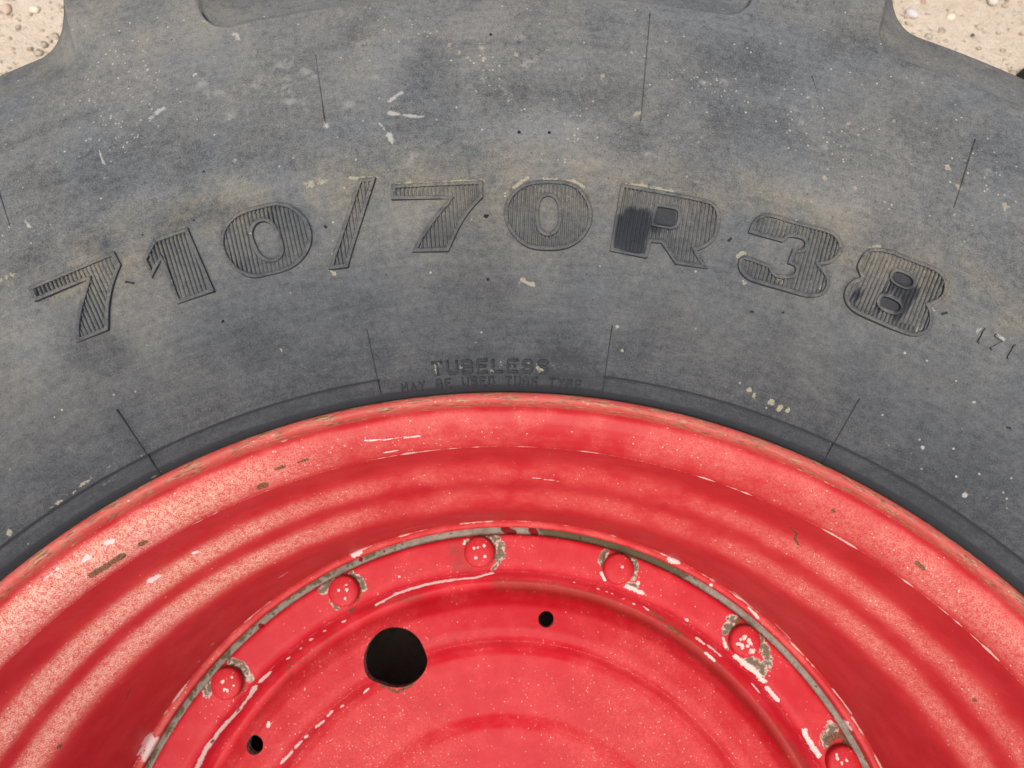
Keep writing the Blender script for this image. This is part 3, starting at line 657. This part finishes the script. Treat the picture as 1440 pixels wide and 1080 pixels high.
# ---- rim: rolled flange, stepped and ribbed barrel
def build_prof(pts, sm):
    ss_, rr, zz = resample(pts, 0.001); return ss_, smooth1(rr, sm), smooth1(zz, sm)
rimp = [(0.5085, -0.020), (0.5108, -0.006), (0.5098, -0.0012), (0.5070, 0.0), (0.5038, -0.0006), (0.5018, -0.0030), (0.5003, -0.0075), (0.4982, -0.0112), (0.4955, -0.0120),
        (0.4905, -0.0132), (0.4850, -0.0165), (0.4795, -0.0222), (0.4760, -0.0275), (0.4745, -0.0310), (0.4728, -0.0410), (0.4705, -0.0580), (0.4670, -0.0720), (0.4600, -0.0800), (0.4545, -0.0850),
        (0.4512, -0.0930), (0.4497, -0.1010), (0.4470, -0.1085), (0.4400, -0.1160), (0.4335, -0.1240), (0.4298, -0.1400), (0.4290, -0.1650), (0.4270, -0.2400), (0.4250, -0.3080),
        (0.4238, -0.3150), (0.4215, -0.3175), (0.4180, -0.3185), (0.4170, -0.3200), (0.4168, -0.345), (0.4230, -0.350), (0.4300, -0.40), (0.4600, -0.50), (0.4800, -0.560), (0.5020, -0.5750), (0.5070, -0.584), (0.5110, -0.578), (0.5085, -0.560)]
rs, rr_, rz = build_prof(rimp, 11)
_r2, _z2 = smooth1(rr_, 57), smooth1(rz, 57)
_k = sstep(0.0, 0.012, rs - rs[np.argmin((rr_ - 0.4732) ** 2 + (rz + 0.038) ** 2)]) * sstep(0.0, 0.02, rs[np.argmin((rr_ - 0.4262) ** 2 + (rz + 0.26) ** 2)] - rs)
rr_, rz = rr_ * (1 - _k) + _r2 * _k, rz * (1 - _k) + _z2 * _k
RPROF = (rr_, rz)
def s_at(r, z): return rs[np.argmin((rr_ - r) ** 2 + (rz - z) ** 2)]
S_CR, S_LIP = s_at(0.4745, -0.0310), s_at(0.4240, -0.3140)
S_EDGE = s_at(0.5003, -0.0065)
RIM = paint_material('faded_red_paint', [(S_CR, 0.0016, 9.0, 0.50, 0.85), (S_LIP, 0.0022, 14.0, 0.50, 0.9), (S_EDGE, 0.0010, 22.0, 0.58, 0.6)])
RIM_MARKS = {
    'white': ([([(497, 780), (505, 775)], 11), ([(149, 765), (158, 761)], 6), ([(118, 787), (123, 783)], 7), ([(272, 778), (277, 776)], 6), ([(211, 817), (221, 811)], 8), ([(944, 787), (952, 789)], 11), ([(1000, 823)], 6), ([(1190, 1017), (1194, 1023)], 9), ([(206, 1040), (216, 1045), (207, 1062)], 16), ([(196, 1058), (203, 1048)], 7), ([(62, 815), (80, 800)], 4, .8), ([(1053, 855), (1066, 868)], 3.6), ([(1092, 879), (1111, 898)], 4), ([(1172, 970), (1197, 1003)], 4), ([(1031, 832), (1050, 848)], 3), ([(390, 814), (404, 805)], 4), ([(300, 905)], 5), ([(280, 930)], 4), ([(566, 745), (590, 740)], 4), ([(637, 728), (690, 725)], 4), ([(513, 620), (545, 618), (590, 613)], 2.2), ([(747, 671), (790, 677)], 1.8), ([(560, 633), (540, 637)], 2.4)], False),
    'rust': ([([(366, 685), (372, 682)], 10), ([(129, 809), (150, 796), (172, 782)], 8), ([(198, 766), (204, 762)], 7), ([(420, 650), (432, 646)], 6, .8), ([(388, 660), (400, 656)], 6, .8), ([(1110, 741), (1121, 751), (1117, 757), (1123, 766)], 3.2), ([(1290, 792), (1298, 799)], 6), ([(1172, 718)], 6), ([(84, 1050)], 7, .9), ([(1371, 985)], 6, .9), ([(348, 862), (356, 858)], 3), ([(183, 970), (178, 983)], 2.4), ([(1053, 884)], 4)], False),
}
def rim():
    def step(r, s): return 0.0011 if s < S_LIP + 0.012 else 0.012
    wall = (s_at(0.4285, -0.185), s_at(0.4255, -0.29))
    def step2(r, s): return 0.0035 if wall[0] < s < wall[1] else step(r, s)
    idx = pick(rs, step2, [(S_CR, 0.003), (S_LIP, 0.004), (s_at(0.5038, -0.0006), 0.012)], 0.0006, rr_)
    th = thetas(84, 0.16, 1.0); Rr, Zr, Sr = rr_[idx], rz[idx], rs[idx]
    wob = 0.0004 * np.sin(3 * th + 1) + 0.0003 * np.sin(7 * th)
    r = Rr[:, None] + 0 * th[None, :]; z = Zr[:, None] + wob[None, :] * sstep(-.3, -.1, Zr)[:, None]
    V = np.stack([r * np.sin(th), r * np.cos(th), z], -1).reshape(-1, 3)
    n1, n2 = len(Rr), len(th); T = np.broadcast_to(th, (n1, n2)); S = np.broadcast_to(Sr[:, None], (n1, n2))
    Td = np.degrees(T); Td = np.where(Td > 180, Td - 360, Td)
    # chalked where rain and sun work on the shoulders of the rolled bands, most on one side
    band = (sstep(S_EDGE + .002, S_EDGE + .016, S) * sstep(S_CR + .003, S_CR - .006, S) + sstep(s_at(.4685, -.066), s_at(.461, -.079), S) * sstep(s_at(.4508, -.095), s_at(.457, -.0825), S)
            + sstep(s_at(.4497, -.101), s_at(.443, -.113), S) * sstep(s_at(.4295, -.145), s_at(.437, -.119), S))
    side_ = 1.55 * sstep(-4, -50, Td) + 0.34 * sstep(10, 42, Td) + 0.04
    chalk = band * side_ + 0.06 + 0.16 * sstep(-20, -60, Td)
    lip = sstep(S_EDGE + 0.0005, S_EDGE - 0.0015, S)
    at = {'theta': T.ravel(), 'sp': S.ravel(), 'chalk': chalk.ravel(), 'lip': lip.ravel(), 'stain': np.zeros(V.shape[0]), 'grey': np.zeros(V.shape[0])}
    for k, (st, soft) in RIM_MARKS.items(): at[k] = stroke_field(V, st, RPROF, soft)
    return mesh_np('rim', V, revolve_faces(n1, n2), RIM, True, at)
rim_o = link('rim', rim(), wheel, (0, 0, H)); rim_o['label'] = 'faded red steel rim with rolled ridges, chalky paint and a rusty flange lip'

# ---- grey ring showing in the joint between rim and disc
def seam():
    a = np.linspace(0, 1, 9); r = 0.4035 + 0.0160 * a; z = -0.3300 + 0.0022 * np.sin(a * math.pi)
    th = thetas(84, 0.35, 1.5); V = np.stack([r[:, None] * np.sin(th), r[:, None] * np.cos(th), z[:, None] + 0 * th], -1).reshape(-1, 3)
    T = np.degrees(np.broadcast_to(th, (9, len(th))).ravel()); T = np.where(T > 180, T - 360, T)
    A_ = np.broadcast_to(a[:, None], (9, len(th))).ravel()
    moss = 0.85 * sstep(3.5, 7, T) * sstep(34, 20, T) + 0.35 * sstep(-12, -20, T) * sstep(0.35, 0.75, A_) + 0.5 * sstep(20, 40, T) * sstep(0.55, 0.2, A_)
    moss = moss + 0.22
    zz = -0.327
    P = lambda q: hit_z(q, zz)
    red = np.zeros(len(V))
    for pts, wd in (([(708, 743), (722, 750)], 10), ([(748, 745), (752, 750)], 11), ([(507, 786)], 8), ([(366, 880), (372, 884)], 8), ([(540, 775)], 5)):
        Q = P(pts); hw = wd / 2 * 0.85 / FPX; d = np.full(len(V), 9.0)
        for q in Q: d = np.minimum(d, np.linalg.norm(V - q, axis=1))
        if len(Q) > 1: d = np.minimum(d, seg_dist(V, Q[0], Q[1]))
        red = np.maximum(red, np.clip(1 - d / (2 * hw), 0, 1))
    return mesh_np('joint_ring', V, revolve_faces(9, len(th))[:, ::-1], seam_material(), True, {'theta': np.radians(T), 'moss': moss, 'red': red})
link('joint_ring', seam(), wheel, (0, 0, H))['label'] = 'narrow grey joint ring with moss and dark red paint remains'

# ---- wheel disc
discp = [(0.4092, -0.345), (0.4095, -0.3245), (0.4085, -0.3212), (0.4060, -0.3205), (0.3780, -0.3215), (0.3715, -0.3240), (0.3670, -0.3320), (0.3625, -0.3440), (0.3570, -0.3510),
         (0.3500, -0.3505), (0.3420, -0.3425), (0.3330, -0.3360), (0.3080, -0.3330), (0.2990, -0.3345), (0.2925, -0.3410), (0.2860, -0.3530), (0.2780, -0.3595), (0.2650, -0.3620),
         (0.2300, -0.3630), (0.2130, -0.3650), (0.2040, -0.3720), (0.1960, -0.3775), (0.1850, -0.3790), (0.1500, -0.3790), (0.0650, -0.3790), (0.0600, -0.3780), (0.0004, -0.3780)]
ds, dr, dz = build_prof(discp, 17)
DPROF = (dr, dz)
def sd_at(r): return ds[200 + np.argmin(np.abs(dr[200:] - r))]
DISC = paint_material('red_disc_paint', [(sd_at(0.3690), 0.0018, 11.0, 0.62, 0.8), (sd_at(0.2945), 0.0016, 14.0, 0.64, 0.8)], disc=True)
HOLES = [((555, 928), 40.5), ((768, 871), 10.5), ((358, 1048), 10.8)]
DISC_MARKS = {
    'white': ([([(530, 850), (545, 842), (560, 834)], 6), ([(558, 835), (600, 822), (640, 815)], 10), ([(640, 815), (670, 812), (692, 806)], 7), ([(357, 972), (336, 999)], 7), ([(336, 999), (311, 1026), (291, 1052), (276, 1083)], 8.5), ([(368, 957), (378, 947)], 8), ([(351, 980), (358, 967)], 8), ([(483, 874)], 6), ([(457, 887)], 5), ([(438, 899)], 6), ([(423, 912)], 5), ([(405, 926)], 5), ([(397, 1072), (410, 1058)], 5), ([(417, 1050), (423, 1044)], 5), ([(431, 1036)], 6), ([(446, 1021), (453, 1016)], 7), ([(462, 1006), (466, 1001)], 5), ([(481, 993)], 6), ([(377, 1019)], 7), ([(512, 974), (517, 969)], 4),
               ([(1035, 924), (1044, 932), (1058, 941)], 8), ([(1058, 941), (1066, 949), (1074, 958)], 7), ([(1079, 968), (1092, 984)], 6.5), ([(981, 898), (990, 905)], 6), ([(996, 908), (1013, 922)], 5.5), ([(1058, 962), (1067, 973)], 4), ([(1131, 1028), (1139, 1045), (1151, 1063)], 7), ([(882, 825), (903, 834)], 6), ([(897, 820)], 6), ([(841, 828)], 6), ([(853, 832)], 4), ([(861, 835)], 4), ([(808, 819)], 4), ([(877, 842)], 4), ([(891, 849)], 4), ([(905, 853), (912, 858)], 4), ([(966, 872)], 4.5), ([(1017, 897), (1021, 910)], 3.5), ([(992, 918), (1005, 929)], 3.5), ([(562, 811)], 4), ([(850, 815), (846, 806)], 4), ([(652, 765), (661, 752)], 4.5)], False),
    'grey': ([([(656, 764), (662, 753), (674, 750)], 6), ([(690, 753), (700, 760), (705, 772), (703, 782)], 12), ([(702, 790), (692, 801)], 5), ([(852, 776), (846, 790)], 9), ([(846, 806), (851, 815)], 5), ([(884, 783), (893, 797), (890, 812)], 10), ([(884, 820), (895, 825)], 7), ([(455, 829), (466, 820), (472, 811)], 14), ([(495, 808), (508, 817), (512, 828)], 8), ([(466, 845), (474, 855)], 6), ([(290, 972), (296, 964)], 15), ([(326, 930), (343, 938)], 10), ([(346, 945), (353, 955)], 9), ([(1030, 870), (1022, 885)], 12), ([(1070, 898), (1076, 914), (1082, 932)], 10), ([(1055, 930), (1066, 936), (1072, 945)], 14), ([(1018, 903), (1022, 912)], 4), ([(1171, 1022), (1160, 1042)], 12)], False),
    'rust': ([([(494, 858)], 9), ([(1036, 872), (1046, 868)], 7, .9), ([(1165, 1040), (1180, 1032), (1192, 1042)], 8), ([(915, 860), (930, 870)], 6, .9), ([(940, 880), (955, 892)], 6, .75), ([(335, 999)], 5), ([(299, 1042)], 6), ([(402, 943), (412, 930)], 2.5), ([(634, 773)], 2), ([(535, 965), (560, 973), (580, 962)], 5, .85), ([(850, 778), (846, 795)], 5, .8), ([(712, 772), (716, 768)], 2)], False),
    'stain': ([([(700, 820), (780, 828), (850, 845), (930, 885)], 22, .85), ([(775, 828), (830, 842), (850, 848)], 8, 1.3), ([(930, 875), (1010, 945), (1080, 1020), (1130, 1080)], 22, 1.0), ([(600, 905), (660, 898), (722, 906)], 26, .42), ([(640, 770), (645, 795), (660, 800)], 26, .62), ([(520, 855), (590, 838)], 14, .7), ([(560, 812), (610, 800)], 24, .4), ([(470, 890), (420, 935), (360, 1010)], 14, .55), ([(520, 968), (480, 1010)], 10, .3), ([(985, 1010), (960, 985)], 40, .3)], True),
}
def disc():
    def step(r, s): return 0.0012 if r > 0.14 else 0.008
    idx = pick(ds, step, [(sd_at(0.3690), 0.004), (sd_at(0.2945), 0.004)], 0.0007, dr)
    th = thetas(84, 0.19, 1.5); Rr, Zr, Sr = dr[idx], dz[idx], ds[idx]; n1, n2 = len(Rr), len(th)
    V = np.stack([Rr[:, None] * np.sin(th), Rr[:, None] * np.cos(th), Zr[:, None] + 0 * th], -1).reshape(-1, 3)
    T = np.broadcast_to(th, (n1, n2)); S = np.broadcast_to(Sr[:, None], (n1, n2)); Q = revolve_faces(n1, n2)
    Td = np.degrees(T); Td = np.where(Td > 180, Td - 360, Td); RR = np.broadcast_to(Rr[:, None], (n1, n2))
    chalk = 0.06 + 0.22 * sstep(.345, .325, RR) * sstep(5, 30, Td) + 0.20 * sstep(.36, .335, RR) * sstep(-10, -30, Td) + 0.10 * sstep(.29, .25, RR) * (0.45 + 0.55 * sstep(0, 25, np.abs(Td))) 
    at = {'theta': T.ravel(), 'sp': S.ravel(), 'chalk': chalk.ravel(), 'lip': np.zeros(len(V))}
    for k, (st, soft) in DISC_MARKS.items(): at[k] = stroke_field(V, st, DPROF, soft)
    for k in range(6):                                             # shadow crescent round each bolt head, painted into the colour, strongest at upper right
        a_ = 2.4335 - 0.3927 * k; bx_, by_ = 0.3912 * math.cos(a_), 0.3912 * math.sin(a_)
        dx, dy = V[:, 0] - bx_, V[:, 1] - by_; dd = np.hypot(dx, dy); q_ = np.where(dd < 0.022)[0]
        an = np.arctan2(dy[q_], dx[q_]) - (0.9 if k > 2 else 0.6) ; shade_ring = np.clip(1 - np.abs(dd[q_] - 0.0172) / 0.0022, 0, 1) * (0.62 + 0.38 * np.cos(an))
        at['rust'][q_] = np.maximum(at['rust'][q_], shade_ring)
    ext_v, ext_q = [], []
    nb = len(V); kill = np.zeros(len(Q), bool)
    for (c, rp) in HOLES:
        C = hit([c], DPROF)[0]; Rh = rp * np.linalg.norm(C - CAM) / FPX
        d = V[:, :2] - C[:2]; L = np.hypot(d[:, 0], d[:, 1]); ins = L < Rh
        kill |= ins[Q].all(1)
        k = np.where(ins)[0]
        u = d[k] / np.maximum(L[k], 1e-6)[:, None]; V[k, :2] = C[:2] + u * Rh
        # re-seat the snapped rim on the profile
        V[k, 2] = np.interp(np.hypot(V[k, 0], V[k, 1]), dr[::-1], dz[::-1])
        # bore wall
        m = 64; ang = np.linspace(0, 2 * math.pi, m, endpoint=False)
        ring = np.stack([C[0] + Rh * np.cos(ang), C[1] + Rh * np.sin(ang)], 1); zt = np.interp(np.hypot(ring[:, 0], ring[:, 1]), dr[::-1], dz[::-1])
        for dz_ in (0.0002, -0.014): ext_v.append(np.c_[ring, zt + dz_])
        for j in range(m): ext_q.append((nb + j, nb + m + j, nb + m + (j + 1) % m, nb + (j + 1) % m))
        nb += 2 * m
    V = np.concatenate([V] + ext_v); Q = np.concatenate([Q[~kill], np.array(ext_q)])
    for k in at: at[k] = np.r_[at[k], np.zeros(nb - len(at[k]))]
    at['grey'][-(nb - n1 * n2):] = 0.56
    return mesh_np('wheel_disc', V, Q, DISC, True, at)
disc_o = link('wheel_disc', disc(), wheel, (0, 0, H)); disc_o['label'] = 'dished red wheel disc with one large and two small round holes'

# ---- bolts
BOLTM = paint_material('bolt_paint', [], disc=True)
BPROF_Z = -0.3145
def bolt_mesh(marks_px, C):
    prof = [(0.0, 0.0104), (0.004, 0.0104), (0.008, 0.0102), (0.012, 0.0097), (0.0148, 0.0088), (0.0162, 0.0074), (0.0166, 0.0054), (0.0166, -0.0015)]
    P = np.array(prof); s = np.r_[0, np.cumsum(np.hypot(*np.diff(P, axis=0).T))]; S = np.linspace(0.0004, s[-1], 22)
    r, z = np.interp(S, s, P[:, 0]), np.interp(S, s, P[:, 1]); n = 44; th = np.linspace(0, 2 * math.pi, n, endpoint=False)
    V = np.stack([r[:, None] * np.sin(th), r[:, None] * np.cos(th), z[:, None] + 0 * th], -1).reshape(-1, 3)
    wv = np.zeros(len(V))
    for (mx_, my_), wd in marks_px:
        Q = hit_z([(mx_, my_)], C[2] + 0.007)[0] - C; hw = wd / 2 * 0.83 / FPX
        hw *= 0.8; d = np.linalg.norm(V[:, :2] - Q[:2], axis=1); wv = np.maximum(wv, np.clip(1 - d / (2 * hw), 0, 1))
    Qd = np.concatenate([revolve_faces(22, n)])
    me = mesh_np('bolt', V, Qd, BOLTM, True, {'white': wv, 'chalk': np.full(len(V), 0.14)})
    return me
MK = {2: [((667, 771), 5), ((672, 770), 4), ((681, 768), 5), ((670, 784), 6), ((682, 782), 7)], 3: [((875, 797), 6)], 1: [((477, 830), 5), ((489, 829), 7), ((487, 823), 4), ((486, 841), 5)],
      0: [((315, 958), 7), ((317, 969), 6), ((321, 970), 6), ((328, 952), 4), ((330, 964), 4)], 4: [((1046, 896), 9), ((1052, 900), 9), ((1037, 905), 7), ((1043, 909), 8), ((1050, 908), 7), ((1057, 915), 10), ((1040, 899), 5), ((1055, 905), 7)], 5: [((1176, 1066), 5), ((1182, 1072), 5), ((1188, 1068), 6), ((1175, 1060), 4)]}
plain = None
for k in range(16):
    a = 2.4335 - 0.3927 * k
    C = np.array([0.3912 * math.cos(a), 0.3912 * math.sin(a), -0.3215])
    if k in MK: me = bolt_mesh(MK[k], C)
    else:
        plain = plain or bolt_mesh([], C); me = plain
    link('bolt', me, disc_o, tuple(C))
